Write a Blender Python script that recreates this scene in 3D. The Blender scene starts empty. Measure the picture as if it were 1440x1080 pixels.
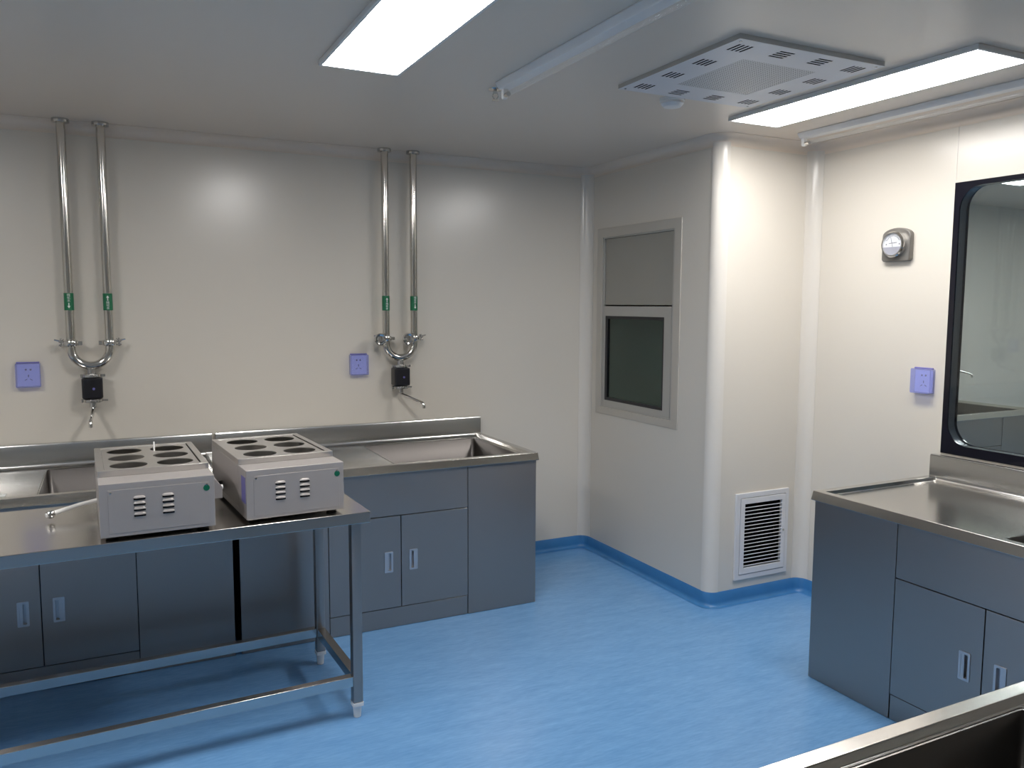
import bpy, bmesh, math, random
from mathutils import Vector, Matrix
random.seed(4)
C = bpy.context.scene.collection
PI = math.pi
R = math.radians

# ------------------------------------------------------------------ materials
def nt(name):
    m = bpy.data.materials.new(name); m.use_nodes = True
    t = m.node_tree
    return m, t, t.nodes['Principled BSDF']

def mat(name, col, rough=.5, metal=0., spec=.5, coat=0., bump=None, rvar=0., cvar=0., vscale=6.):
    m, t, b = nt(name)
    b.inputs['Base Color'].default_value = (*col, 1)
    b.inputs['Roughness'].default_value = rough
    b.inputs['Metallic'].default_value = metal
    b.inputs['Specular IOR Level'].default_value = spec
    b.inputs['Coat Weight'].default_value = coat
    if rvar or cvar or bump:
        tc = t.nodes.new('ShaderNodeTexCoord')
        n = t.nodes.new('ShaderNodeTexNoise'); n.inputs['Scale'].default_value = vscale
        n.inputs['Detail'].default_value = 3
        t.links.new(tc.outputs['Object'], n.inputs['Vector'])
        if rvar:
            r = t.nodes.new('ShaderNodeMapRange')
            r.inputs['To Min'].default_value = max(0, rough - rvar); r.inputs['To Max'].default_value = rough + rvar
            t.links.new(n.outputs['Fac'], r.inputs['Value']); t.links.new(r.outputs['Result'], b.inputs['Roughness'])
        if cvar:
            mx = t.nodes.new('ShaderNodeMix'); mx.data_type = 'RGBA'
            mx.inputs[6].default_value = (*[c * (1 - cvar) for c in col], 1)
            mx.inputs[7].default_value = (*[min(1, c * (1 + cvar)) for c in col], 1)
            t.links.new(n.outputs['Fac'], mx.inputs[0]); t.links.new(mx.outputs[2], b.inputs['Base Color'])
        if bump:
            bp = t.nodes.new('ShaderNodeBump'); bp.inputs['Strength'].default_value = bump
            bp.inputs['Distance'].default_value = .002
            t.links.new(n.outputs['Fac'], bp.inputs['Height']); t.links.new(bp.outputs['Normal'], b.inputs['Normal'])
    return m

def brushed(name, col, rough, stretch=(2, 60, 60), bump=.015, wav=.0, aniso=0.):
    """brushed stainless sheet: fine grain stretched along one axis, gentle sheet waviness"""
    m, t, b = nt(name)
    b.inputs['Metallic'].default_value = 1.
    b.inputs['Base Color'].default_value = (*col, 1)
    tc = t.nodes.new('ShaderNodeTexCoord')
    mp = t.nodes.new('ShaderNodeMapping'); mp.inputs['Scale'].default_value = stretch
    t.links.new(tc.outputs['Object'], mp.inputs['Vector'])
    n = t.nodes.new('ShaderNodeTexNoise'); n.inputs['Scale'].default_value = 9.; n.inputs['Detail'].default_value = 2.
    t.links.new(mp.outputs['Vector'], n.inputs['Vector'])
    r = t.nodes.new('ShaderNodeMapRange'); r.inputs['To Min'].default_value = rough * .82; r.inputs['To Max'].default_value = rough * 1.2
    t.links.new(n.outputs['Fac'], r.inputs['Value']); t.links.new(r.outputs['Result'], b.inputs['Roughness'])
    if aniso:      # sheet brushed horizontally: reflections smear up and down
        b.inputs['Anisotropic'].default_value = aniso
        cv = t.nodes.new('ShaderNodeCombineXYZ'); cv.inputs['Z'].default_value = 1.
        t.links.new(cv.outputs[0], b.inputs['Tangent'])
    n2 = t.nodes.new('ShaderNodeTexNoise'); n2.inputs['Scale'].default_value = 3.; n2.inputs['Detail'].default_value = 1.
    t.links.new(tc.outputs['Object'], n2.inputs['Vector'])
    b1 = t.nodes.new('ShaderNodeBump'); b1.inputs['Strength'].default_value = bump; b1.inputs['Distance'].default_value = .001
    t.links.new(n.outputs['Fac'], b1.inputs['Height'])
    if wav:
        b2 = t.nodes.new('ShaderNodeBump'); b2.inputs['Strength'].default_value = 1.; b2.inputs['Distance'].default_value = wav
        t.links.new(n2.outputs['Fac'], b2.inputs['Height']); t.links.new(b2.outputs['Normal'], b1.inputs['Normal'])
    t.links.new(b1.outputs['Normal'], b.inputs['Normal'])
    return m

def emit(name, col, s):
    m, t, b = nt(name)
    b.inputs['Base Color'].default_value = (.9, .9, .9, 1)
    b.inputs['Emission Color'].default_value = (*col, 1); b.inputs['Emission Strength'].default_value = s
    return m

def glassy(name, tint, fres=1.5, mixs=0., gcol=(1, 1, 1), rough=0.02):
    """clear sheet: transparent with a Fresnel mirror; mixs adds a milky/tinted body"""
    m = bpy.data.materials.new(name); m.use_nodes = True
    t = m.node_tree
    for n in list(t.nodes): t.nodes.remove(n)
    o = t.nodes.new('ShaderNodeOutputMaterial')
    tr = t.nodes.new('ShaderNodeBsdfTransparent'); tr.inputs['Color'].default_value = (*tint, 1)
    gl = t.nodes.new('ShaderNodeBsdfGlossy'); gl.inputs['Roughness'].default_value = rough; gl.inputs['Color'].default_value = (*gcol, 1)
    lw = t.nodes.new('ShaderNodeLayerWeight'); lw.inputs['Blend'].default_value = .5
    pw = t.nodes.new('ShaderNodeMath'); pw.operation = 'POWER'; pw.inputs[1].default_value = 5.
    f = t.nodes.new('ShaderNodeMapRange'); f.inputs['To Min'].default_value = ((fres-1)/(fres+1))**2; f.inputs['To Max'].default_value = 1.
    t.links.new(lw.outputs['Facing'], pw.inputs[0]); t.links.new(pw.outputs[0], f.inputs['Value'])
    base = tr.outputs[0]
    if mixs:
        d = t.nodes.new('ShaderNodeBsdfDiffuse'); d.inputs['Color'].default_value = (*tint, 1)
        mm = t.nodes.new('ShaderNodeMixShader'); mm.inputs[0].default_value = mixs
        t.links.new(tr.outputs[0], mm.inputs[1]); t.links.new(d.outputs[0], mm.inputs[2]); base = mm.outputs[0]
    mx = t.nodes.new('ShaderNodeMixShader')
    t.links.new(f.outputs[0], mx.inputs[0]); t.links.new(base, mx.inputs[1]); t.links.new(gl.outputs[0], mx.inputs[2])
    t.links.new(mx.outputs[0], o.inputs['Surface'])
    return m

def vinyl_floor():
    m, t, b = nt('blue_vinyl_floor')
    tc = t.nodes.new('ShaderNodeTexCoord')
    def noise(scale, stretch, rot, det=4):
        mp = t.nodes.new('ShaderNodeMapping'); mp.inputs['Scale'].default_value = stretch; mp.inputs['Rotation'].default_value = (0, 0, rot)
        t.links.new(tc.outputs['Object'], mp.inputs['Vector'])
        n = t.nodes.new('ShaderNodeTexNoise'); n.inputs['Scale'].default_value = scale; n.inputs['Detail'].default_value = det
        t.links.new(mp.outputs['Vector'], n.inputs['Vector']); return n
    def mixc(fac, a, bb, lo=.3, hi=.7):
        r = t.nodes.new('ShaderNodeMapRange'); r.inputs['From Min'].default_value = lo; r.inputs['From Max'].default_value = hi
        t.links.new(fac, r.inputs['Value'])
        mx = t.nodes.new('ShaderNodeMix'); mx.data_type = 'RGBA'
        t.links.new(r.outputs['Result'], mx.inputs[0])
        for i, v in ((6, a), (7, bb)):
            if isinstance(v, tuple): mx.inputs[i].default_value = (*v, 1)
            else: t.links.new(v, mx.inputs[i])
        return mx.outputs[2]
    n1 = noise(4.5, (1, 5, 1), R(62))
    n2 = noise(20, (1, 6, 1), R(55), 3)
    c1 = mixc(n1.outputs['Fac'], FLOOR_A, FLOOR_B)
    c2 = mixc(n2.outputs['Fac'], FLOOR_C, FLOOR_D)
    mx = t.nodes.new('ShaderNodeMix'); mx.data_type = 'RGBA'; mx.inputs[0].default_value = .4
    t.links.new(c1, mx.inputs[6]); t.links.new(c2, mx.inputs[7])
    t.links.new(mx.outputs[2], b.inputs['Base Color'])
    b.inputs['Roughness'].default_value = .27
    bp = t.nodes.new('ShaderNodeBump'); bp.inputs['Strength'].default_value = .12; bp.inputs['Distance'].default_value = .002
    t.links.new(n2.outputs['Fac'], bp.inputs['Height']); t.links.new(bp.outputs['Normal'], b.inputs['Normal'])
    return m
FLOOR_A = (.125, .305, .585); FLOOR_B = (.18, .385, .68)
FLOOR_C = (.11, .28, .55); FLOOR_D = (.195, .40, .70)
LAMP = 30.
M = dict(
    wall=mat('cream_panel_paint', (.71, .665, .59), .25, spec=.75),
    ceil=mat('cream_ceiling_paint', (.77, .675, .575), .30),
    alu=mat('white_corner_profile', (.74, .70, .64), .2),
    floor=vinyl_floor(),
    base=mat('blue_cove_vinyl', (.045, .20, .46), .33, cvar=.12, vscale=12),
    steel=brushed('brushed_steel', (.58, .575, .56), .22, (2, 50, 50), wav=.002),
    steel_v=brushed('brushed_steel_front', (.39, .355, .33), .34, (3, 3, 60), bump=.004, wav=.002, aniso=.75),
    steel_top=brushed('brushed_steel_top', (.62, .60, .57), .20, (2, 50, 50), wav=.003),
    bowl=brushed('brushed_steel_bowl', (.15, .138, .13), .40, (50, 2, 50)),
    polished=brushed('polished_pipe', (.66, .64, .60), .14, (50, 50, 2), bump=.01),
    chrome=mat('chrome', (.72, .71, .69), .1, 1.),
    dark=mat('dark_cavity', (.006, .006, .007), .9, spec=.1),
    gap=mat('shadow_gap_liner', (.03, .035, .045), .6),
    black=mat('black_plastic', (.012, .012, .016), .28),
    blackglass=mat('black_enamel_band', (.008, .008, .014), .12),
    rubber=mat('black_rubber', (.02, .02, .022), .6),
    white=mat('white_plastic', (.84, .83, .81), .35),
    whitem=mat('white_powder_coat', (.72, .72, .74), .4, cvar=.02),
    bath=mat('grey_bath_enamel', (.40, .37, .355), .34, .2, cvar=.03, vscale=20),
    bath_top=brushed('bath_lid_steel', (.74, .71, .68), .40, (2, 50, 50)),
    bath_in=mat('bath_inner_steel', (.42, .40, .37), .35, .7),
    chamber=mat('chamber_steel', (.60, .63, .60), .25, .6),
    green=mat('green_round_sticker', (.0, .12, .06), .4),
    pipegreen=mat('green_pipe_sticker', (.01, .16, .07), .4),
    violet=mat('violet_sticker', (.16, .15, .42), .4),
    paper=mat('white_print', (.82, .84, .80), .5),
    jamb=mat('window_jamb_aluminium', (.10, .11, .13), .25, .3),
    glass=glassy('window_glass', (.90, .93, .93), 1.45),
    pbglass=glassy('dark_hatch_glass', (.60, .68, .65), 1.5),
    tube=glassy('clear_tube_glass', (.97, .98, .99), 1.5, mixs=.04),
    cover=glassy('blue_splash_cover', (.79, .81, .98), 1.4, mixs=.14, rough=.15),
    plate=mat('pale_blue_socket_plate', (.74, .77, .93), .35),
    hole=mat('socket_slot', (.01, .01, .04), .6),
    gaugeplate=mat('grey_gauge_mount', (.19, .18, .165), .42, .3),
    dial=mat('gauge_dial', (.80, .79, .80), .35),
    dialgrey=mat('gauge_dial_lower', (.36, .35, .40), .3),
    ink=mat('black_ink', (.03, .03, .03), .6),
    passframe=mat('grey_hatch_frame', (.50, .49, .46), .35, .4, cvar=.03),
    passpanel=mat('grey_hatch_panel', (.38, .37, .33), .4, .3, cvar=.04),
    satin=mat('satin_handle_metal', (.56, .56, .58), .3, .7),
    surround=mat('pale_hatch_surround', (.56, .53, .475), .34, .2),
    lamp=emit('led_panel_glow', (1., .975, .95), LAMP),
    perforated=None,
)
def perforated():
    m, t, b = nt('perforated_white_plate')
    tc = t.nodes.new('ShaderNodeTexCoord')
    mp = t.nodes.new('ShaderNodeMapping'); mp.inputs['Scale'].default_value = (95, 95, 0)
    t.links.new(tc.outputs['Object'], mp.inputs['Vector'])
    v = t.nodes.new('ShaderNodeTexVoronoi'); v.inputs['Scale'].default_value = 1.; v.inputs['Randomness'].default_value = 0.
    t.links.new(mp.outputs['Vector'], v.inputs['Vector'])
    r = t.nodes.new('ShaderNodeMath'); r.operation = 'LESS_THAN'; r.inputs[1].default_value = .3
    t.links.new(v.outputs['Distance'], r.inputs[0])
    mx = t.nodes.new('ShaderNodeMix'); mx.data_type = 'RGBA'
    mx.inputs[6].default_value = (.70, .70, .70, 1); mx.inputs[7].default_value = (.06, .06, .06, 1)
    t.links.new(r.outputs[0], mx.inputs[0]); t.links.new(mx.outputs[2], b.inputs['Base Color'])
    b.inputs['Roughness'].default_value = .45
    return m
M['perforated'] = perforated()

# ------------------------------------------------------------------ mesh helpers
def box(bm, a, b):
    x0, y0, z0 = a; x1, y1, z1 = b
    v = [bm.verts.new(p) for p in ((x0,y0,z0),(x1,y0,z0),(x1,y1,z0),(x0,y1,z0),(x0,y0,z1),(x1,y0,z1),(x1,y1,z1),(x0,y1,z1))]
    for f in ((3,2,1,0),(4,5,6,7),(0,1,5,4),(1,2,6,5),(2,3,7,6),(3,0,4,7)):
        bm.faces.new([v[i] for i in f])

def prism(bm, pts, fn, w0, w1):
    """closed polygon pts (u,v) extruded from w0 to w1, mapped by fn(u,v,w)"""
    a = [bm.verts.new(fn(u, v, w0)) for u, v in pts]; b = [bm.verts.new(fn(u, v, w1)) for u, v in pts]
    bm.faces.new(a); bm.faces.new(list(reversed(b)))
    n = len(pts)
    for i in range(n):
        bm.faces.new((a[i], b[i], b[(i+1) % n], a[(i+1) % n]))

def holed(bm, outer, holes, fn, w0, w1):
    """slab with holes; w0 == w1 gives a single sheet"""
    lays = []
    for w in ((w0,) if w0 == w1 else (w0, w1)):
        edges, loops = [], []
        for lp in [outer] + holes:
            vs = [bm.verts.new(fn(u, v, w)) for u, v in lp]
            loops.append(vs)
            for i in range(len(vs)):
                edges.append(bm.edges.new((vs[i], vs[(i+1) % len(vs)])))
        bmesh.ops.triangle_fill(bm, use_beauty=True, use_dissolve=False, edges=edges)
        lays.append(loops)
    if len(lays) == 2:
        for A, B in zip(*lays):
            n = len(A)
            for i in range(n):
                bm.faces.new((A[i], A[(i+1) % n], B[(i+1) % n], B[i]))

def rect(x0, y0, x1, y1): return [(x0,y0),(x1,y0),(x1,y1),(x0,y1)]
def rrect(x0, y0, x1, y1, r, n=6):
    p = []
    for cx, cy, a in ((x1-r,y0+r,-90),(x1-r,y1-r,0),(x0+r,y1-r,90),(x0+r,y0+r,180)):
        for i in range(n+1):
            t = R(a + 90*i/n); p.append((cx + r*math.cos(t), cy + r*math.sin(t)))
    return p
def circ(cx, cy, r, n=32): return [(cx + r*math.cos(2*PI*i/n), cy + r*math.sin(2*PI*i/n)) for i in range(n)]

def tube(bm, path, r, n=16, cap=True):
    """round tube along a list of points; r may be a list"""
    P = [Vector(p) for p in path]; rs = r if isinstance(r, (list, tuple)) else [r]*len(P)
    up = None; rings = []
    for i, p in enumerate(P):
        d = (P[min(i+1, len(P)-1)] - P[max(i-1, 0)]).normalized()
        if up is None:
            up = Vector((0,0,1)) if abs(d.z) < .9 else Vector((0,1,0))
        s = d.cross(up).normalized(); up = s.cross(d).normalized()
        rings.append([bm.verts.new(p + rs[i]*(math.cos(2*PI*k/n)*s + math.sin(2*PI*k/n)*up)) for k in range(n)])
    for A, B in zip(rings, rings[1:]):
        for k in range(n): bm.faces.new((A[k], A[(k+1)%n], B[(k+1)%n], B[k]))
    if cap: bm.faces.new(list(reversed(rings[0]))); bm.faces.new(rings[-1])

def lathe(bm, prof, org, axis='z', n=32):
    """profile (radius, height) spun about an axis through org"""
    def f(r, h, t):
        a, b = r*math.cos(t), r*math.sin(t)
        q = {'z': (a, b, h), 'y': (a, h, b), 'x': (h, a, b)}[axis]
        return Vector(org) + Vector(q)
    rings = []
    for r, h in prof:
        if r < 1e-6: rings.append([bm.verts.new(f(0, h, 0))])
        else: rings.append([bm.verts.new(f(r, h, 2*PI*k/n)) for k in range(n)])
    for A, B in zip(rings, rings[1:]):
        for k in range(n):
            a0, a1 = A[k % len(A)], A[(k+1) % len(A)]; b0, b1 = B[k % len(B)], B[(k+1) % len(B)]
            vs = []
            for v in (a0, a1, b1, b0):
                if v not in vs: vs.append(v)
            if len(vs) > 2: bm.faces.new(vs)
    if len(rings[0]) > 1: bm.faces.new(list(reversed(rings[0])))
    if len(rings[-1]) > 1: bm.faces.new(rings[-1])

def obj(name, bm, m, parent=None, bevel=0., seg=2, ang=32, recalc=True):
    if recalc: bmesh.ops.recalc_face_normals(bm, faces=bm.faces)
    for f in bm.faces: f.smooth = True
    for e in bm.edges:
        if len(e.link_faces) == 2 and e.calc_face_angle(0) > R(ang): e.smooth = False
    me = bpy.data.meshes.new(name); bm.to_mesh(me); bm.free()
    o = bpy.data.objects.new(name, me); C.objects.link(o)
    for x in (m if isinstance(m, (list, tuple)) else [m]): me.materials.append(x)
    if parent: o.parent = parent
    if bevel:
        md = o.modifiers.new('soft_edges', 'BEVEL'); md.width = bevel; md.segments = seg
        md.limit_method = 'ANGLE'; md.angle_limit = R(40)
        try: md.harden_normals = True
        except Exception: pass
    return o

def B(): return bmesh.new()
def boxo(name, a, b, m, parent=None, bevel=0.):
    bm = B(); box(bm, a, b); return obj(name, bm, m, parent, bevel)

def thing(name, label, cat, loc=(0,0,0), rotz=0, group=None):
    o = bpy.data.objects.new(name, None); C.objects.link(o); o.empty_display_size = .1
    o.location = loc; o.rotation_euler = (0, 0, rotz)
    return tag(o, label, cat, group)
def tag(o, label, cat, group=None):
    o['label'] = label; o['category'] = cat
    if group: o['group'] = group
    return o
def dup(root, loc, rotz, label, group=None):
    bpy.context.view_layer.update()
    r = root.copy(); C.objects.link(r); r.location = loc; r.rotation_euler = (0, 0, rotz)
    r['label'] = label
    if group: r['group'] = group
    def kids(src, dst):
        for ch in list(src.children):
            c = ch.copy(); C.objects.link(c); c.parent = dst; kids(ch, c)
    kids(root, r)
    return r
def struct(name, bm, m, parent=None, **k):
    o = obj(name, bm, m, parent, **k)
    if parent is None: o['kind'] = 'structure'
    return o
XYZ = lambda u, v, w: (u, v, w)
XZ = lambda u, v, w: (u, w, v)      # wall facing along Y
YZ = lambda u, v, w: (w, u, v)      # wall facing along X

# ------------------------------------------------------------------ the room
YB, XS, YF, XR, ZC = 4.517, 2.80, 3.27, 3.45, 2.458
XL, YN, XE = -2.6, -1.7, 7.9
bm = B(); box(bm, (XL-.1, YN-.1, -.08), (XE+.1, YB+.1, 0)); struct('floor', bm, M['floor'])
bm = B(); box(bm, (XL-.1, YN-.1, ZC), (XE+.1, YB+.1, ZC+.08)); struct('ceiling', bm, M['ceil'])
bm = B(); box(bm, (XL-.1, YB, 0), (XE+.1, YB+.1, ZC)); struct('wall_back', bm, M['wall'])
bm = B(); box(bm, (XL-.1, YN-.1, 0), (XL, YB, ZC)); struct('wall_left', bm, M['wall'])
bm = B(); box(bm, (XL, YN-.1, 0), (XE+.1, YN, ZC)); struct('wall_front', bm, M['wall'])
bm = B(); box(bm, (XE, YN, 0), (XE+.1, YB, ZC)); struct('wall_far_right', bm, M['wall'])
# right wall with the window opening, shaft walls with the hatch and grille openings
WY0, WY1, WZ0, WZ1 = 1.22, 2.447, .925, 2.153
bm = B(); holed(bm, rect(YN, 0, YF+.05, ZC), [rect(WY0+.015, WZ0+.015, WY1-.015, WZ1-.015)], YZ, XR, XR+.05); struct('wall_right', bm, M['wall'])
PY0, PY1, PZ0, PZ1 = 3.615, 4.345, .955, 2.02
bm = B(); holed(bm, rect(YF+.06, 0, YB, ZC), [rect(PY0, PZ0, PY1, PZ1)], YZ, XS, XS+.05); struct('wall_shaft_side', bm, M['wall'])
GX0, GX1, GZ0, GZ1 = 3.022, 3.288, .19, .542
bm = B(); holed(bm, rect(XS+.06, 0, XR, ZC), [rect(GX0, GZ0, GX1, GZ1)], XZ, YF, YF+.05); struct('wall_shaft_front', bm, M['wall'])
bm = B(); holed(bm, rect(YF+.05, 0, YB, ZC), [rect(PY0, PZ0, PY1, PZ0+.6)], YZ, XR, XR+.09); struct('wall_shaft_right', bm, M['wall'])

# rounded corner profiles
def corner(name, cx, cy, r, a0, a1, tip, m):
    pts = [(cx + r*math.cos(R(a0+(a1-a0)*i/14)), cy + r*math.sin(R(a0+(a1-a0)*i/14))) for i in range(15)] + tip
    bm = B(); prism(bm, pts, XYZ, 0.0, ZC); struct(name, bm, m, ang=25)
corner('trim_1', XS-.062, YB-.062, .06, 90, 0, [(XS, YB-.062), (XS, YB), (XS-.062, YB)], M['alu'])
corner('trim_2', XS+.06, YF+.06, .0625, 180, 270, [(XS+.06, YF), (XS+.06, YF+.06), (XS, YF+.06)], M['alu'])
corner('trim_3', XR-.062, YF-.062, .06, 90, 0, [(XR, YF-.062), (XR, YF), (XR-.062, YF)], M['alu'])

# path along the wall feet, with the inward normal, for cove base and ceiling cove
path = []
def seg(p0, p1, nrm, n=2):
    for i in range(n): path.append(((p0[0]+(p1[0]-p0[0])*i/(n-1), p0[1]+(p1[1]-p0[1])*i/(n-1)), nrm))
def arc(cx, cy, r, a0, a1, sgn, n=9):
    for i in range(1, n):
        t = R(a0 + (a1-a0)*i/n); path.append(((cx+r*math.cos(t), cy+r*math.sin(t)), (sgn*math.cos(t), sgn*math.sin(t))))
seg((XL, YB), (XS-.06, YB), (0,-1)); i1 = len(path)+4
arc(XS-.06, YB-.06, .06, 90, 0, -1)
seg((XS, YB-.06), (XS, YF+.06), (-1,0)); i2 = len(path)+4
arc(XS+.06, YF+.06, .06, 180, 270, 1)
seg((XS+.06, YF), (XR-.06, YF), (0,-1)); i3 = len(path)+4
arc(XR-.06, YF-.06, .06, 90, 0, -1)
seg((XR, YF-.06), (XR, YN), (-1,0))
def sweep(name, pth, prof, m):
    """profile (distance from wall, z), closed"""
    bm = B(); rings = []
    for (x, y), (nx, ny) in pth:
        rings.append([bm.verts.new((x+nx*d, y+ny*d, z)) for d, z in prof])
    n = len(prof)
    for A, Bq in zip(rings, rings[1:]):
        for k in range(n): bm.faces.new((A[k], A[(k+1)%n], Bq[(k+1)%n], Bq[k]))
    bm.faces.new(rings[0]); bm.faces.new(list(reversed(rings[-1])))
    return struct(name, bm, m, ang=40)
bprof = [(0,0)] + [(.03,0.0005)] + [(.03-.026*math.sin(R(90*i/6)), .0005+.026*(1-math.cos(R(90*i/6)))) for i in range(1,7)] + [(.004,.078), (.0025,.08), (0,.08)]
cuts = [0, i1, i2, i3, len(path)]
for nm, a, b in zip(('back','shaft_side','shaft_front','right'), cuts, cuts[1:]):
    sweep('baseboard_'+nm, path[a:min(b+1,len(path))], bprof, M['base'])
cprof = [(0,ZC), (.05,ZC)] + [(.05-.05*math.sin(R(90*i/8)), ZC-.002-.05*(1-math.cos(R(90*i/8)))) for i in range(9)] + [(.0015,ZC-.058), (0,ZC-.058)]
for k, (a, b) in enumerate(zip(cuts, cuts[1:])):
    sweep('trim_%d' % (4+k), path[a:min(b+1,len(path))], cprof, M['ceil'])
# panel joints: slim cover strips
def strip(name, a, b):
    bm = B(); box(bm, a, b); struct(name, bm, M['alu'])
strip('trim_8', (XR-.0015, 2.446, WZ1), (XR, 2.450, ZC-.06))

# ------------------------------------------------------------------ window in the right wall (flush double glazing)
win = bpy.data.objects.new('window_1', None); C.objects.link(win); win['kind'] = 'structure'
win.location = (XR, (WY0+WY1)/2, WZ0)
def wl(fn): return lambda u, v, w: (w, u-(WY0+WY1)/2, v-WZ0)
inner = rrect(WY0+.026, WZ0+.044, WY1-.026, WZ1-.022, .10, 10)
bm = B(); holed(bm, rect(WY0, WZ0, WY1, WZ1), [inner], wl(0), -.004, .003); obj('window_frame', bm, M['blackglass'], win)
bm = B()
n = len(inner)
A = [bm.verts.new(wl(0)(u, v, .003)) for u, v in inner]; D = [bm.verts.new(wl(0)(u, v, .047)) for u, v in inner]
for i in range(n): bm.faces.new((A[i], A[(i+1)%n], D[(i+1)%n], D[i]))
obj('window_jamb', bm, M['jamb'], win)
bm = B(); holed(bm, rect(WY0, WZ0, WY1, WZ1), [rrect(WY0+.034, WZ0+.046, WY1-.034, WZ1-.016, .10, 10)], wl(0), .047, .054)
obj('window_frame', bm, M['blackglass'], win)
for w in (.0, .050):
    bm = B(); prism(bm, [(p[0], p[1]) for p in rrect(WY0+.02, WZ0+.036, WY1-.02, WZ1-.018, .10, 8)], wl(0), w, w+.002)
    obj('glass_pane', bm, M['glass'], win)

# ------------------------------------------------------------------ stainless sink cabinets
SL, SD, SH = 1.53, .762, .82
def sink_cabinet(label, loc, rotz, group):
    t = thing('sink_cabinet', label, 'sink cabinet', loc, rotz, group)
    # carcass: two end panels, back, dark inside
    bm = B()
    box(bm, (.006, .014, .0), (.018, SD-.02, SH-.042)); box(bm, (SL-.018, .014, .0), (SL-.006, SD-.02, SH-.042))
    box(bm, (.018, SD-.03, .0), (SL-.018, SD-.02, SH-.042))
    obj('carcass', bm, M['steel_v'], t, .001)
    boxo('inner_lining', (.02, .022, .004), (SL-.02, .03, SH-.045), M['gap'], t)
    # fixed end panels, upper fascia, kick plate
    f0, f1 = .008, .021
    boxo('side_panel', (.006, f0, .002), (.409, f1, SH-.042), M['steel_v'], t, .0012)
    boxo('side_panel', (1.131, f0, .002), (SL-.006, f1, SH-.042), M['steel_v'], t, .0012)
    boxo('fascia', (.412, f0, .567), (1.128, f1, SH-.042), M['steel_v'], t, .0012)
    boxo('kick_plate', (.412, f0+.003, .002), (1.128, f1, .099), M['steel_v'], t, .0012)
    for x0, x1, hx in ((.412, .768, .684), (.772, 1.128, .812)):
        hz = .283; hw, hh = .043, .104
        bm = B(); holed(bm, rect(x0, .103, x1, .563), [rect(hx+.004, hz+.004, hx+hw-.004, hz+hh-.004)], XZ, f0, f1-.001)
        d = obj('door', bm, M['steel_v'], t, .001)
        bm = B()
        holed(bm, rrect(hx, hz, hx+hw, hz+hh, .004, 3), [rrect(hx+.009, hz+.009, hx+hw-.009, hz+hh-.009, .003, 3)], XZ, f0-.003, f0)
        x_, X_, z_, Z_ = hx+.009, hx+hw-.009, hz+.009, hz+hh-.009
        v = [bm.verts.new(p) for p in ((x_,f0-.001,z_),(X_,f0-.001,z_),(X_,f0-.001,Z_),(x_,f0-.001,Z_),(x_,f1,z_),(X_,f1,z_),(X_,f1,Z_),(x_,f1,Z_))]
        for q in ((0,1,5,4),(1,2,6,5),(2,3,7,6),(3,0,4,7),(4,5,6,7)): bm.faces.new([v[i] for i in q])
        # the pull lip across half of the pocket
        box(bm, (x_ + (.0 if hx < .75 else .013), f0-.002, z_), (x_ + (.012 if hx < .75 else .025), f0, Z_))
        obj('handle', bm, M['satin'], d, .0008)
    # worktop: raised flat rim, slope, drainer board with bowl opening
    rim, dz = .035, .016
    bx0, bx1, by0, by1 = .775, 1.452, .056, .665
    bm = B()
    O = rect(0, 0, SL, SD); I1 = rect(rim, rim, SL-rim, SD-.012); I2 = rect(rim+.008, rim+.008, SL-rim-.008, SD-.014)
    lo = [bm.verts.new((x, y, SH-.04)) for x, y in rect(-.006, -.006, SL+.006, SD)]; hi = [bm.verts.new((x, y, SH)) for x, y in O]
    r1 = [bm.verts.new((x, y, SH)) for x, y in I1]; r2 = [bm.verts.new((x, y, SH-dz)) for x, y in I2]
    li = [bm.verts.new((x, y, SH-.04)) for x, y in rect(.02, .022, SL-.02, SD-.02)]
    for A, D in ((li, lo), (lo, hi), (hi, r1), (r1, r2)):
        for i in range(4): bm.faces.new((A[i], A[(i+1)%4], D[(i+1)%4], D[i]))
    hole = rrect(bx0, by0, bx1, by1, .02, 5)
    edges = [bm.edges.get((r2[i], r2[(i+1)%4])) for i in range(4)]
    hv = [bm.verts.new((x, y, SH-dz)) for x, y in hole]
    edges += [bm.edges.new((hv[i], hv[(i+1)%len(hv)])) for i in range(len(hv))]
    bmesh.ops.triangle_fill(bm, use_beauty=True, use_dissolve=False, edges=edges)
    w = obj('worktop', bm, M['steel_top'], t, .0022, 2)
    # pressed bowl
    bm = B()
    cx, cy = (bx0+bx1)/2, (by0+by1)/2
    prof = [(0, SH-dz+.0012, -.006), (.0, SH-dz-.002, 0.0), (.0, SH-dz-.22, .006), (.0, SH-dz-.238, .012), (.0, SH-dz-.245, .028)]
    rings = []
    for _, z, ins in prof:
        rings.append([bm.verts.new((x, y, z)) for x, y in rrect(bx0+ins, by0+ins, bx1-ins, by1-ins, max(.02, .02+ins*.3), 5)])
    n = len(hole)
    for A, D in zip(rings, rings[1:]):
        for i in range(n): bm.faces.new((A[i], A[(i+1)%n], D[(i+1)%n], D[i]))
    bm.faces.new(list(reversed(rings[-1])))
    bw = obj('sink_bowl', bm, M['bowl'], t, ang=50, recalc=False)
    bm = B(); lathe(bm, [(.055, 0), (.055, .004), (.045, .005), (.03, .002), (0, .002)], (cx, cy, SH-dz-.245), n=28)
    obj('drain', bm, M['chrome'], bw)
    # upstand along the wall with a coved foot
    prof = [(SD, SH-.03), (SD, SH+.10), (SD-.022, SH+.10), (SD-.026, SH+.092)] + \
           [(SD-.026-.02*(1-math.cos(R(15*k)))*1.0, SH-dz+.022-.022*math.sin(R(15*k))) for k in range(0, 7)] + [(SD-.05, SH-.03)]
    bm = B(); prism(bm, prof, lambda u, v, w: (w, u, v), 0.0, SL); obj('backsplash', bm, M['steel'], t, .0015)
    return t
GRP = 'stainless sink cabinets'
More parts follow.
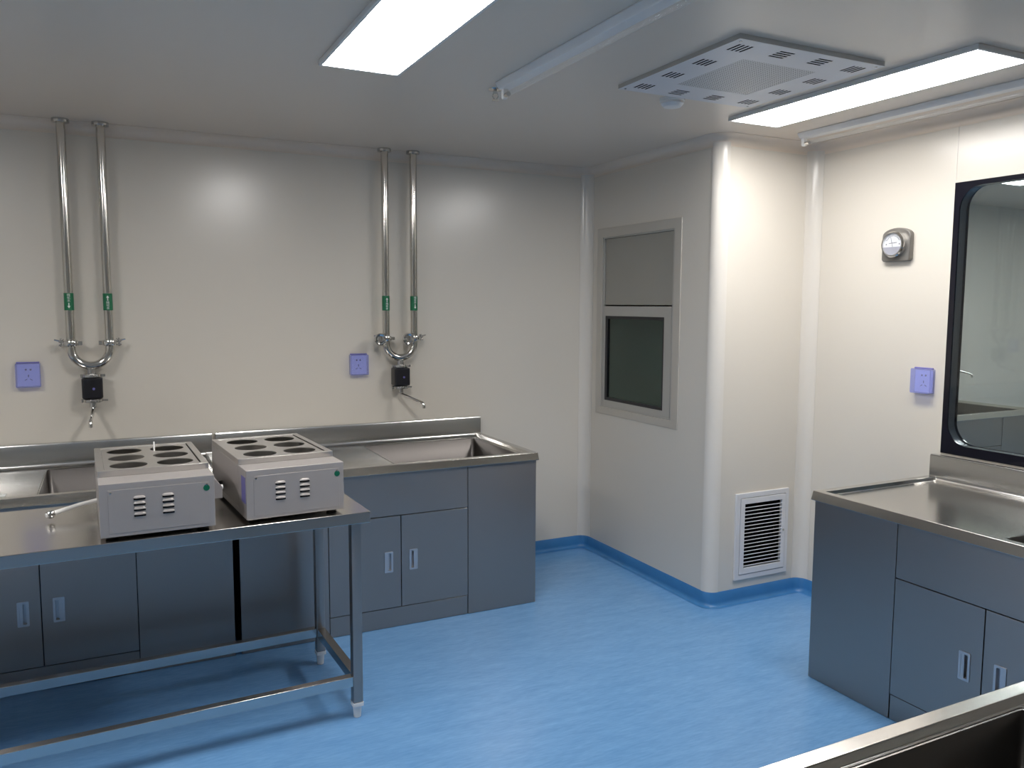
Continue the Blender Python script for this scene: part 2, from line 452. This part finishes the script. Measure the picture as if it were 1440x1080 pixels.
s0 = sink_cabinet('stainless sink cabinet on the left behind the worktable, partly cut off by the left edge', (-1.052, 3.745, 0), 0, GRP)
dup(s0, (.495, 3.745, 0), 0, 'stainless sink cabinet on the back wall right of the water baths')
dup(s0, (2.66, 2.462, 0), -PI/2, 'stainless sink cabinet along the right wall under the black-framed window')
dup(s0, (2.385, .984, 0), PI, 'nearest stainless sink, only its rim and dark bowl edge showing at bottom right')
dup(s0, (4.85, 3.745, 0), 0, 'stainless sink cabinet in the next room, seen through the window')

# ------------------------------------------------------------------ worktable
t = thing('work_table', 'long stainless worktable on square legs carrying the two water baths', 'table', (.868, 2.932, 0), R(2.0))
TW, TD, TH = 1.8, .62, .82
bm = B()
lo = [bm.verts.new((x, y, TH-.043)) for x, y in rect(-TW, 0, 0, TD)]; hi = [bm.verts.new((x, y, TH)) for x, y in rect(-TW, 0, 0, TD)]
li = [bm.verts.new((x, y, TH-.043)) for x, y in rect(-TW+.015, .015, -.015, TD-.015)]; lt = [bm.verts.new((x, y, TH-.002)) for x, y in rect(-TW+.015, .015, -.015, TD-.015)]
for A, D in ((lo, hi), (li, lo), (lt, li)):
    for i in range(4): bm.faces.new((A[i], A[(i+1)%4], D[(i+1)%4], D[i]))
bm.faces.new(hi); bm.faces.new(list(reversed(lt)))
obj('tabletop', bm, M['steel_top'], t, .002)
h = .019
lx = (-.048, -TW+.048); ly = (.046, TD-.046)
for x in lx:
    for y in ly:
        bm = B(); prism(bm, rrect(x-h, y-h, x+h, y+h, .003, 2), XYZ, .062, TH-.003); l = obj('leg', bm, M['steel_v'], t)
        bm = B()
        prism(bm, rrect(x-h-.002, y-h-.002, x+h+.002, y+h+.002, .004, 2), XYZ, .048, .0625)
        lathe(bm, [(.012, 0), (.014, .002), (.016, .03), (.018, .05)], (x, y, 0), n=20)
        obj('foot', bm, M['white'], l)
z0, z1 = .131, .171
for y in ly: boxo('rail', (lx[1]+h, y-.017, z0), (lx[0]-h, y+.017, z1), M['steel'], t, .002)
for x in lx: boxo('rail', (x-.017, ly[0]+h, z0), (x+.017, ly[1]-h, z1), M['steel'], t, .002)

# ------------------------------------------------------------------ water baths
def water_bath(label, loc, rz, left):
    t = thing('water_bath', label, 'water bath', loc, rz, 'six-hole water baths')
    W, Dp, z0, z1 = .356, .63, .0135, .192
    # casing (open at the top under the lid)
    bm = B()
    box(bm, (0, 0, z0), (W, .124, z1)); box(bm, (0, .124, z0), (W, Dp, z0+.02))
    box(bm, (0, .124, z0+.02), (.006, Dp, z1)); box(bm, (W-.006, .124, z0+.02), (W, Dp, z1)); box(bm, (.006, Dp-.006, z0+.02), (W-.006, Dp, z1))
    obj('casing', bm, M['bath'], t, .002)
    # screwed front cover
    bm = B(); box(bm, (.026, -.0012, z0+.012), (W-.018, 0, z1-.022))
    fc = obj('front_cover', bm, M['bath'], t, .0006)
    for x, z in ((.034, z1-.03), (W-.026, z1-.03)):
        bm = B(); lathe(bm, [(.0035, 0), (.0035, -.0018), (.0, -.0025)], (x, -.0012, z), 'y', 12)
        obj('screw', bm, M['chrome'], fc)
    for cx in (.120, .208):
        bm = B()
        for k in range(4):
            z = .082 + .0185*k; L = .019; n = 10
            # pressed hood: open below, quarter round
            rows = []
            for i in range(n+1):
                u = -L + 2*L*i/n; s = math.sqrt(max(0, 1-(u/L)**4)); 
                rows.append([bm.verts.new((cx+u, -.0012-.006*s*math.sin(R(a)), z+.008*math.cos(R(a))*max(.1,s))) for a in (0, 30, 60, 90)])
            for A, D in zip(rows, rows[1:]):
                for j in range(3): bm.faces.new((A[j], A[j+1], D[j+1], D[j]))
        o = obj('vent_louvre', bm, M['bath'], fc, ang=60)
        bm = B()
        for k in range(4): box(bm, (cx-.018, -.0016, .0815+.0185*k-.006), (cx+.018, -.0010, .082+.0185*k+.0015))
        obj('vent_opening', bm, M['dark'], fc)
    bm = B(); lathe(bm, [(.0105, 0), (.0105, -.001), (0, -.001)], (W-.026, -.0012, .150), 'y', 28)
    s = obj('inspection_sticker', bm, M['green'], t); s['label'] = 'dark green round sticker'
    if not left:
        boxo('rating_label', (-.0008, .012, .07), (0, .075, .165), M['violet'], t)['label'] = 'violet rating label on the side'
    # lid tray with six holes
    ty0, ty1, tz0, tz1 = .124, Dp-.004, z1+.0, z1+.021
    bm = B()
    holes = [circ(.102+.152*i, ty0+.097+.151*j, .061, 36) for i in (0, 1) for j in (0, 1, 2)]
    O = rrect(.0, ty0, W, ty1, .004, 2)
    holed(bm, O, [rect(.022, ty0+.024, W-.022, ty1-.024)], XYZ, tz0, tz1)
    fr = obj('lid_frame', bm, M['bath_top'], t, .0018)
    bm = B(); holed(bm, rect(.023, ty0+.025, W-.023, ty1-.025), holes, XYZ, tz1-.006, tz1-.003)
    obj('hole_plate', bm, M['bath_top'], t)
    boxo('lid_seam', (W-.026, ty0+.03, tz1-.003), (W-.0235, ty1-.03, tz1-.0018), M['dark'], fr)
    bm = B()
    a = rect(.024, ty0+.026, W-.024, ty1-.026)
    A = [bm.verts.new((x, y, tz1-.008)) for x, y in a]; D = [bm.verts.new((x, y, z0+.05)) for x, y in a]
    for i in range(4): bm.faces.new((A[i], D[i], D[(i+1)%4], A[(i+1)%4]))
    bm.faces.new(D)
    obj('basin', bm, M['bath_in'], t, recalc=False)
    # side control housing with a sloped face
    prof = [(W, .145), (W+.012, .160), (W+.040, .125), (W+.040, .085), (W, .085)]
    if left:
        bm = B(); prism(bm, prof, XZ, .10, .58); cp = obj('control_housing', bm, M['bath'], t, .0015)
        bm = B(); lathe(bm, [(.010, 0), (.009, .012), (0, .013)], (W+.040, .17, .11), 'x', 18); obj('knob', bm, M['white'], cp)
        bm = B(); tube(bm, [(.205, ty0+.36, tz1-.03), (.205, ty0+.36, tz1+.032)], .003, 10); obj('probe', bm, M['white'], t)
        bm = B(); tube(bm, [(.0, .445, .045), (-.06, .418, .040), (-.150, .378, .026)], .0085, 14)
        d = obj('drain_pipe', bm, M['white'], t); d['label'] = 'white drain pipe'
        bm = B()
        dv = Vector((-.09, -.04, -.014)).normalized(); e = Vector((-.150, .378, .026))
        tube(bm, [e-dv*.012, e-dv*.006, e, e+dv*.006, e+dv*.012], [.010, .015, .0155, .015, .011], 18)
        v = obj('drain_valve', bm, M['chrome'], d)
        bm = B(); tube(bm, [e+dv*.011, e+dv*.016], .0075, 14); obj('valve_cap', bm, M['white'], d)
    else:
        bm = B(); lathe(bm, [(.016, 0), (.016, -.012), (.011, -.014), (.011, -.03), (0, -.031)], (0, .43, .06), 'x', 20)
        obj('drain_outlet', bm, M['black'], t)
    for x in (.035, W-.035):
        for y in (.045, Dp-.045):
            bm = B(); lathe(bm, [(.017, 0), (.02, .004), (.018, z0)], (x, y, 0), n=18); obj('foot', bm, M['rubber'], t)
    return t
water_bath('grey six-hole water bath on the worktable, the left one with a white drain pipe', (-.042, 2.910, .8205), R(1.6), True)
water_bath('grey six-hole water bath on the worktable, right one nearer the table end', (.421, 2.938, .8205), R(4.), False)

# ------------------------------------------------------------------ looped water pipes with tap
def arrow_text(s, r, up, cx, y0, zc, parent):
    """printed characters and arrow lying on the front of the pipe sticker"""
    bm = B(); w = .0035
    zs = zc + (.018 if up else -.018)*1.0
    k = 1 if up else -1
    pts = [(-.002, -.012*k), (.002, -.012*k), (.002, .002*k), (.0065, .002*k), (0, .013*k), (-.0065, .002*k), (-.002, .002*k)]
    prism(bm, [(cx+u, zs+v) for u, v in pts], XZ, y0-.0012, y0)
    obj('printed_arrow', bm, M['paper'], parent)
    for i, ch in enumerate(s):
        cu = bpy.data.curves.new('printed_character', 'FONT'); cu.body = ch; cu.size = .0145; cu.align_x = 'CENTER'; cu.align_y = 'CENTER'; cu.extrude = .0004
        o = bpy.data.objects.new('printed_character', cu); C.objects.link(o)
        bpy.context.view_layer.update()
        me = bpy.data.meshes.new_from_object(o.evaluated_get(bpy.context.evaluated_depsgraph_get()))
        bpy.data.objects.remove(o)
        zc2 = zc + ((-.004 - .0135*i) if up else (.031 - .0135*i))
        me.transform(Matrix.Translation((cx, y0-.0008, zc2)) @ Matrix.Rotation(PI/2, 4, 'X'))
        me.materials.clear(); me.materials.append(M['paper'])
        q = bpy.data.objects.new('printed_character', me); C.objects.link(q); q.parent = parent

def tap(label, loc, ups, spout_dir, knobs):
    """origin on the wall line below the tap; local y=0 is the pipe axis"""
    t = thing('looped_water_tap', label, 'water tap', loc, 0, 'looped water taps')
    r, s = .0205, .0835
    zU = 1.378
    top = ZC
    for i, x in enumerate((-s, s)):
        bm = B(); tube(bm, [(x, 0, 1.418), (x, 0, top)], r, 24); p = obj('pipe', bm, M['polished'], t)
        bm = B(); tube(bm, [(x, 0, 1.563), (x, 0, 1.645)], r+.0008, 24)
        st = obj('pipe_sticker', bm, M['pipegreen'], p); st['label'] = 'green flow direction sticker'
        arrow_text('纯化水', r, ups[i], x, -r-.001, 1.604, p)
        bm = B(); lathe(bm, [(.037, -.017), (.038, -.015), (.038, -.002), (.036, 0)], (x, 0, top), n=28); obj('ceiling_flange', bm, M['steel'], t)
        # tri-clamp: hinged ring, bolt and wing nut
        bm = B(); lathe(bm, [(.026, -.016), (.033, -.012), (.035, -.004), (.035, .004), (.033, .012), (.026, .016)], (x, 0, 1.405), n=28)
        d = -1 if i == 0 else 1
        box(bm, (x-.048 if d > 0 else x+.028, -.012, 1.395), (x-.028 if d > 0 else x+.048, .012, 1.415))
        box(bm, (x+d*.028 if d > 0 else x-.052, -.010, 1.392), (x+.052 if d > 0 else x-.028, .010, 1.400))
        box(bm, (x+d*.028 if d > 0 else x-.052, -.010, 1.408), (x+.052 if d > 0 else x-.028, .010, 1.416))
        cl = obj('clamp', bm, M['chrome'], t, .002)
        bm = B()
        tube(bm, [(x+d*.042, -.004, 1.388), (x+d*.042, -.004, 1.428)], .004, 10)
        tube(bm, [(x+d*.030, -.010, 1.424), (x+d*.042, -.004, 1.416), (x+d*.070, .004, 1.422)], [.003, .006, .004], 10)
        obj('wing_nut', bm, M['chrome'], cl)
        if knobs:
            bm = B(); lathe(bm, [(.012, .03), (.012, .0), (.030, -.002), (.033, -.006), (.033, -.022), (.029, -.026), (.020, -.024), (.016, -.028), (0, -.029)], (x-.047, -.022, 1.402), 'y', 28)
            obj('valve_knob', bm, M['chrome'], t)
    pts = [(-s, 0, 1.418)] + [(-s*math.cos(R(180*i/20)), 0, zU - s*math.sin(R(180*i/20))) for i in range(21)] + [(s, 0, 1.418)]
    bm = B(); tube(bm, pts, r, 24); obj('u_bend', bm, M['polished'], t)
    # branch, collars, dark valve body, spout
    bm = B(); tube(bm, [(0, 0, zU-s-.012), (0, 0, 1.245)], .019, 20)
    lathe(bm, [(.036, -.009), (.042, -.007), (.042, .007), (.036, .009)], (0, 0, 1.246), n=24)
    box(bm, (.030, -.008, 1.240), (.058, .008, 1.252)); box(bm, (-.05, -.008, 1.238), (-.030, .008, 1.254))
    obj('collar', bm, M['steel'], t, .0015)
    bm = B(); prism(bm, rrect(-.046, -.042, .046, .042, .014, 4), XYZ, 1.136, 1.236); vb = obj('valve_body', bm, M['black'], t, .006, 3)
    vb['label'] = 'black valve body'
    bm = B(); lathe(bm, [(.006, 0), (.006, -.003), (0, -.003)], (.006, -.042, 1.184), 'y', 14); obj('indicator', bm, M['violet'], vb)
    bm = B(); lathe(bm, [(.036, -.009), (.044, -.007), (.044, .007), (.036, .009)], (0, 0, 1.124), n=24)
    box(bm, (.030, -.006, 1.120), (.066, .006, 1.128)); box(bm, (-.05, -.008, 1.116), (-.030, .008, 1.132))
    tube(bm, [(0, 0, 1.118), (0, 0, 1.090)], .015, 18)
    obj('collar', bm, M['steel'], t, .0015)
    dx, dy = spout_dir
    pth = [(0, 0, 1.100), (0, 0, 1.092)] + [(dx*.012, dy*.012, 1.084), (dx*.85, dy*.85, 1.050), (dx*.93, dy*.93, 1.046), (dx*.98, dy*.98, 1.039), (dx, dy, 1.028), (dx, dy, 1.014)]
    bm = B(); tube(bm, pth, [.011, .011, .010, .0085, .0085, .0085, .009, .0095], 16); obj('spout', bm, M['chrome'], t)
    return t
YP = 4.45
tap('steel pipe loop with tap over the left sink, spout pointing forward', (-.069, YP, 0), (False, True), (-.012, -.17), False)
tb = tap('steel pipe loop with tap over the right sink on the back wall, spout turned right', (1.506, YP, 0), (True, False), (.085, -.15), True)
dup(tb, (6.315, YP, 0), 0, 'water tap in the next room glimpsed through the window')

# ------------------------------------------------------------------ sockets
def socket(label, loc, rz):
    """local: back on y=0, faces -y, centred"""
    t = thing('power_socket', label, 'power socket', loc, rz, 'blue covered wall sockets')
    w, hh = .052, .058
    bm = B(); box(bm, (-w+.004, -.010, -hh+.004), (w-.004, 0, hh-.004)); pl = obj('socket_plate', bm, M['plate'], t, .003)
    bm = B()
    for x in (-.010, .010): lathe(bm, [(.0046, 0), (.0046, -.0006), (0, -.0006)], (x, -.0100, .026), 'y', 14)
    box(bm, (-.002, -.0106, -.010), (.002, -.0098, .002))
    for sx in (-1, 1):
        c, s = math.cos(R(30)), math.sin(R(30))
        pts = [(sx*.011 + a*c*1.0 - b*s*sx*0, -.022 + a*s*sx*-1 + b) for a, b in ((-.006,-.0018),(.006,-.0018),(.006,.0018),(-.006,.0018))]
        prism(bm, pts, XZ, -.0106, -.0098)
    obj('socket_slots', bm, M['hole'], pl)
    bm = B()
    # hinged splash cover: shell open at the back with a thick rim
    holed(bm, rrect(-w, -hh, w, hh, .006, 4), [rrect(-w+.004, -hh+.004, w-.004, hh-.004, .004, 4)], XZ, -.034, -.001)
    prism(bm, rrect(-w, -hh, w, hh, .006, 4), XZ, -.0365, -.034)
    cv = obj('splash_cover', bm, M['cover'], t); cv['label'] = 'translucent blue splash cover'
    bm = B(); tube(bm, [(-w+.004, -.012, hh+.002), (w-.004, -.012, hh+.002)], .004, 12)
    obj('hinge', bm, M['violet'], cv)
    return t
k0 = socket('blue covered socket on the back wall at far left, left of the left tap', (-.340, YB, 1.253), 0)
dup(k0, (1.276, YB, 1.256), 0, 'blue covered socket on the back wall just left of the right tap')
dup(k0, (XR, 2.548, 1.250), -PI/2, 'blue covered socket on the right wall beside the black window')

# ------------------------------------------------------------------ differential pressure gauge on the right wall
t = thing('pressure_gauge', 'round dial pressure gauge on a grey arched plate, right wall left of the window', 'pressure gauge', (XR, 2.722, 1.815), -PI/2)
bm = B()
pts = [(-.078, .010), (-.070, 0), (.070, 0), (.078, .010), (.078, .125)]
pts += [(.078*math.cos(R(a))*1.0, .125+.035*math.sin(R(a))) for a in range(15, 180, 15)] + [(-.078, .125)]
prism(bm, pts, XZ, -.030, 0); obj('mount_plate', bm, M['gaugeplate'], t, .006, 3)
gc = (0, -.030, .080)
bm = B(); lathe(bm, [(.062, 0), (.062, -.022), (.058, -.028), (.052, -.028), (.052, -.018), (0, -.018)], gc, 'y', 40); bz = obj('bezel', bm, M['chrome'], t)
bm = B(); lathe(bm, [(.0515, -.0185), (.0515, -.0195), (0, -.0195)], gc, 'y', 40); dl = obj('dial', bm, M['dial'], t)
def gz(u, v, w): return (gc[0]+u, gc[1]-.0196+w, gc[2]+v)
bm = B(); a0 = math.asin(-.012/.051)
seg_ = [(.051*math.cos(a), .051*math.sin(a)) for a in [PI-a0 + (PI+2*a0)*i/20 for i in range(21)]]
prism(bm, seg_, gz, -.0006, 0); obj('dial_lower_band', bm, M['dialgrey'], dl)
bm = B()
for i in range(13):
    a = R(155 - 130*i/12); l = .008 if i % 3 == 0 else .005
    c, s = math.cos(a), math.sin(a); q = .0007
    prism(bm, [(.036*c-q*s, .004+.036*s+q*c), ((.036+l)*c-q*s, .004+(.036+l)*s+q*c), ((.036+l)*c+q*s, .004+(.036+l)*s-q*c), (.036*c+q*s, .004+.036*s-q*c)], gz, -.0006, 0)
for i in range(12):
    for k in range(1):
        a1, a2 = R(155-130*i/12), R(155-130*(i+1)/12)
        prism(bm, [(.0355*math.cos(a1), .004+.0355*math.sin(a1)), (.0365*math.cos(a1), .004+.0365*math.sin(a1)), (.0365*math.cos(a2), .004+.0365*math.sin(a2)), (.0355*math.cos(a2), .004+.0355*math.sin(a2))], gz, -.0006, 0)
prism(bm, [(-.022, .004), (.022, .007), (.022, .0095), (-.022, .0065)], gz, -.0006, 0)
for x in (-.036, .036): prism(bm, circ(x, .001, .003, 12), gz, -.0008, 0)
obj('dial_scale', bm, M['ink'], dl)
bm = B(); tube(bm, [(gc[0], gc[1]-.021, gc[2]-.012), (gc[0]-.012, gc[1]-.021, gc[2]+.034)], .0007, 8); obj('needle', bm, M['ink'], dl)
bm = B(); lathe(bm, [(.0525, -.0262), (.0525, -.0272), (0, -.0272)], gc, 'y', 36); obj('gauge_glass', bm, M['tube'], t)

# ------------------------------------------------------------------ return air grille on the shaft
t = thing('air_grille', 'white louvred air grille low on the shaft wall', 'air grille', ((GX0+GX1)/2, YF, GZ0))
ox, oz = (GX0+GX1)/2, GZ0
def gl(u, v, w): return (u-ox, w, v-oz)
bm = B(); holed(bm, rect(2.963, .128, 3.338, .601), [rect(2.992, .155, 3.316, .575)], gl, -.012, 0)
obj('outer_frame', bm, M['whitem'], t, .002)
bm = B(); holed(bm, rect(2.995, .158, 3.313, .572), [rect(GX0, GZ0, GX1, GZ1)], gl, -.015, .0)
inf = obj('inner_frame', bm, M['whitem'], t, .0015)
bm = B(); lathe(bm, [(.006, 0), (.006, -.003), (0, -.004)], (3.300-ox, -.015, .37-oz), 'y', 14); obj('latch', bm, M['steel'], inf)
bm = B()
for k in range(17):
    z = GZ0 + .012 + k*(GZ1-GZ0-.012)/17
    prism(bm, [(-.013, z-.0018), (-.0125, z-.0022), (.022, z-.0125), (.022, z-.0115), (-.0115, z+.0022), (-.013, z+.0018)], lambda u, v, w: (w-ox, u, v-oz), GX0, GX1)
obj('louvre_blades', bm, M['whitem'], t)
bm = B()
a = [bm.verts.new(gl(u, v, .005)) for u, v in rect(GX0, GZ0, GX1, GZ1)]; b = [bm.verts.new(gl(u, v, .18)) for u, v in rect(GX0, GZ0, GX1, GZ1)]
for i in range(4): bm.faces.new((a[i], a[(i+1)%4], b[(i+1)%4], b[i]))
bm.faces.new(b); obj('duct', bm, M['dark'], t)

# ------------------------------------------------------------------ pass box in the shaft side wall
t = thing('pass_box', 'grey pass-through hatch with a dark glazed door in the shaft wall', 'pass-through hatch', (XS, (PY0+PY1)/2, PZ0))
oy, oz2 = (PY0+PY1)/2, PZ0
def pb(u, v, w): return (w, u-oy, v-oz2)
bm = B(); holed(bm, rect(3.562, .915, 4.40, 2.072), [rect(PY0+.004, PZ0+.004, PY1-.004, PZ1-.004)], pb, -.006, 0)
obj('surround', bm, M['surround'], t, .0015)
bm = B(); holed(bm, rect(PY0+.004, PZ0+.004, PY1-.004, PZ1-.004), [rect(PY0+.022, PZ0+.012, PY1-.018, PZ1-.012)], pb, .0, .02)
obj('inner_rebate', bm, M['passframe'], t, .001)
bm = B(); box(bm, pb(PY0+.024, 1.600, .010), pb(PY1-.020, PZ1-.013, .022)); obj('upper_panel', bm, M['passpanel'], t, .0015)
bm = B(); holed(bm, rect(PY0+.024, PZ0+.012, PY1-.020, 1.592), [rect(3.706, 1.004, 4.308, 1.532)], pb, .0, .026)
dr = obj('door', bm, M['passframe'], t, .0015)
bm = B(); holed(bm, rect(3.704, 1.002, 4.310, 1.534), [rect(3.722, 1.022, 4.285, 1.514)], pb, .004, .024)
obj('gasket', bm, M['black'], dr)
bm = B(); box(bm, pb(3.718, 1.018, .012), pb(4.289, 1.518, .016)); obj('glass', bm, M['pbglass'], dr)
# chamber running through to a glazed rear opening
bm = B()
a = [bm.verts.new(pb(u, v, .027)) for u, v in rect(PY0+.03, .98, PY1-.03, 1.55)]; b = [bm.verts.new(pb(u, v, .70)) for u, v in rect(PY0+.03, .98, PY1-.03, 1.55)]
for i in range(4): bm.faces.new((a[i], a[(i+1)%4], b[(i+1)%4], b[i]))
obj('chamber', bm, M['chamber'], t)
bm = B(); holed(bm, rect(PY0+.004, PZ0+.004, PY1-.004, PZ0+.596), [rect(3.722, 1.022, 4.285, 1.514)], pb, .70, .724)
obj('door', bm, M['passframe'], t)
bm = B(); box(bm, pb(3.71, 1.01, .708), pb(4.295, 1.525, .712)); obj('glass', bm, M['pbglass'], t)

# ------------------------------------------------------------------ ceiling fittings
def panel_light(label, x, y, group='ceiling light panels'):
    t = thing('panel_light', label, 'ceiling light', (x, y, ZC), 0, group)
    L, W = .60, .15
    bm = B(); holed(bm, rect(-W, -L, W, L), [rect(-W+.012, -L+.012, W-.012, L-.012)], XYZ, -.018, 0); obj('housing', bm, M['white'], t, .0015)
    bm = B(); box(bm, (-W+.012, -L+.012, -.0172), (W-.012, L-.012, -.006)); obj('diffuser', bm, M['lamp'], t)
    return t
p0 = panel_light('lit white ceiling panel at upper centre above the worktable', .862, 2.375)
dup(p0, (2.742, 2.385, ZC), 0, 'long lit ceiling panel at upper right beside the vented ceiling plate')
dup(p0, (-1.02, 2.38, ZC), 0, 'lit ceiling panel beyond the left edge of the photo')
dup(p0, (7.2, 2.4, ZC), 0, 'added unseen ceiling panel brightening the next room, hidden behind the right wall')  # extra out-of-view lamp, put in to brighten the room behind the window
dup(p0, (5.60, 3.0, ZC), 0, 'lit ceiling panel in the next room seen through the window top')

# air supply plate: perforated centre, twelve slot groups
t = thing('air_supply_diffuser', 'square white ceiling air plate with slots round a perforated centre', 'air diffuser', (2.164, 2.409, ZC))
hw, hd = .331, .343
zB, zT = -.017, -.0163
def slots(cx, cy, alongy):
    out = []
    for k in range(4):
        o = (k-1.5)*.0175
        out.append(rect(cx+o-.005, cy-.033, cx+o+.005, cy+.033) if alongy else rect(cx-.033, cy+o-.005, cx+.033, cy+o+.005))
    return out
hs = []
gy = [-.265, -.088, .088, .265]
for y in gy: hs += slots(-.262, y, True) + slots(.262, y, True)
for x in (-.088, .088): hs += slots(x, -.275, False) + slots(x, .275, False)
bm = B(); holed(bm, rect(-hw, -hd, hw, hd), hs + [rect(-.17, -.18, .17, .18)], XYZ, zB, zT); obj('face_plate', bm, M['whitem'], t)
bm = B(); holed(bm, rect(-hw, -hd, hw, hd), [rect(-hw+.004, -hd+.004, hw-.004, hd-.004)], XYZ, zT, 0); obj('plate_edge', bm, M['steel'], t)
boxo('perforated_centre', (-.172, -.182, zB+.0005), (.172, .182, zT+.001), M['perforated'], t)
boxo('plenum', (-hw+.006, -hd+.006, -.003), (hw-.006, hd-.006, -.001), M['dark'], t)
bm = B()
for x in (-hw+.02, hw-.02):
    for y in (-hd+.02, hd-.02): lathe(bm, [(.005, 0), (.004, -.002), (0, -.0025)], (x, y, zB), n=12)
obj('corner_screws', bm, M['steel'], t)

def uv_lamp(label, x, y0, y1):
    t = thing('batten_lamp', label, 'tube lamp', (x, (y0+y1)/2, ZC), 0, 'unlit ceiling tube lamps')
    L = (y1-y0)/2
    bm = B(); prism(bm, [(-.036, 0), (.036, 0), (.036, -.005), (.022, -.026), (-.022, -.026), (-.036, -.005)], XZ, -L, L); obj('batten', bm, M['white'], t, .002)
    bm = B(); tube(bm, [(0, -L+.02, -.050), (0, L-.02, -.050)], .009, 20); obj('glass_tube', bm, M['tube'], t)
    for s in (-1, 1):
        bm = B(); prism(bm, [(-.011, -.024), (.011, -.024), (.011, -.054), (.008, -.063), (-.008, -.063), (-.011, -.054)], XZ, s*(L-.020), s*(L-.002)); obj('lamp_holder', bm, M['white'], t, .002)
        bm = B(); tube(bm, [(0, s*(L-.02), -.050), (0, s*(L-.045), -.050)], .0095, 20); obj('tube_cap', bm, M['chrome'], t)
uv_lamp('unlit batten tube lamp on the ceiling between the lit panel and the air plate', 1.425, 1.72, 2.94)
uv_lamp('unlit batten tube lamp on the ceiling near the right wall above the window', 3.165, 1.87, 3.09)

t = thing('smoke_detector', 'small round white smoke detector on the ceiling beside the air plate', 'smoke detector', (2.155, 2.83, ZC))
bm = B(); lathe(bm, [(.052, 0), (.052, -.010), (.050, -.012)], (0, 0, 0), n=36); obj('base', bm, M['white'], t)
bm = B(); lathe(bm, [(.047, -.012), (.047, -.022), (.036, -.034), (.02, -.038), (0, -.038)], (0, 0, 0), n=36); obj('dome', bm, M['white'], t)
t = thing('sprinkler_head', 'small chrome sprinkler head on the ceiling beside the tube lamp end', 'sprinkler', (1.435, 3.035, ZC))
bm = B(); lathe(bm, [(.028, 0), (.026, -.004), (.014, -.006)], (0, 0, 0), n=28); obj('rosette', bm, M['chrome'], t)
bm = B(); tube(bm, [(0,0,-.004),(0,0,-.02)], .010, 14)
for s in (-1, 1): tube(bm, [(s*.009,0,-.016),(s*.013,0,-.028),(s*.003,0,-.042)], .0025, 8)
obj('frame_arms', bm, M['chrome'], t)
bm = B(); lathe(bm, [(.014, -.042), (.014, -.0435), (0, -.045)], (0,0,0), n=20); obj('deflector', bm, M['chrome'], t)

# small white card on the left sink's drainer
t = thing('paper_card', 'small white card lying on the left sink drainer at the photo edge', 'card', (-.452, 3.885, .8045), R(8))
bm = B(); prism(bm, [(-.06, -.02), (.05, -.024), (.06, .02), (-.055, .026)], XYZ, 0, .0015); obj('sheet', bm, M['paper'], t)

# ------------------------------------------------------------------ camera, world, view
cam = bpy.data.cameras.new('camera'); co = bpy.data.objects.new('camera', cam); C.objects.link(co)
f, pitch, yaw, roll = 1143.4, .0974942, .463005, .00438224
cam.sensor_width = 36; cam.sensor_fit = 'HORIZONTAL'; cam.lens = 36*f/1440; cam.clip_start = .02
fw = Vector((math.sin(yaw)*math.cos(pitch), math.cos(yaw)*math.cos(pitch), -math.sin(pitch)))
rt = Vector((math.cos(yaw), -math.sin(yaw), 0)); up = rt.cross(fw)
r2 = math.cos(roll)*rt + math.sin(roll)*up; u2 = -math.sin(roll)*rt + math.cos(roll)*up
mw = Matrix((( r2.x, u2.x, -fw.x, 0), (r2.y, u2.y, -fw.y, 0), (r2.z, u2.z, -fw.z, 1.6), (0, 0, 0, 1)))
co.matrix_world = mw
S = bpy.context.scene; S.camera = co
w = bpy.data.worlds.new('world'); S.world = w; w.use_nodes = True
w.node_tree.nodes['Background'].inputs[0].default_value = (.0, .0, .0, 1)
S.view_settings.view_transform = 'Standard'; S.view_settings.look = 'None'
S.view_settings.exposure = -.18; S.view_settings.gamma = 1; S.view_settings.use_curve_mapping = False
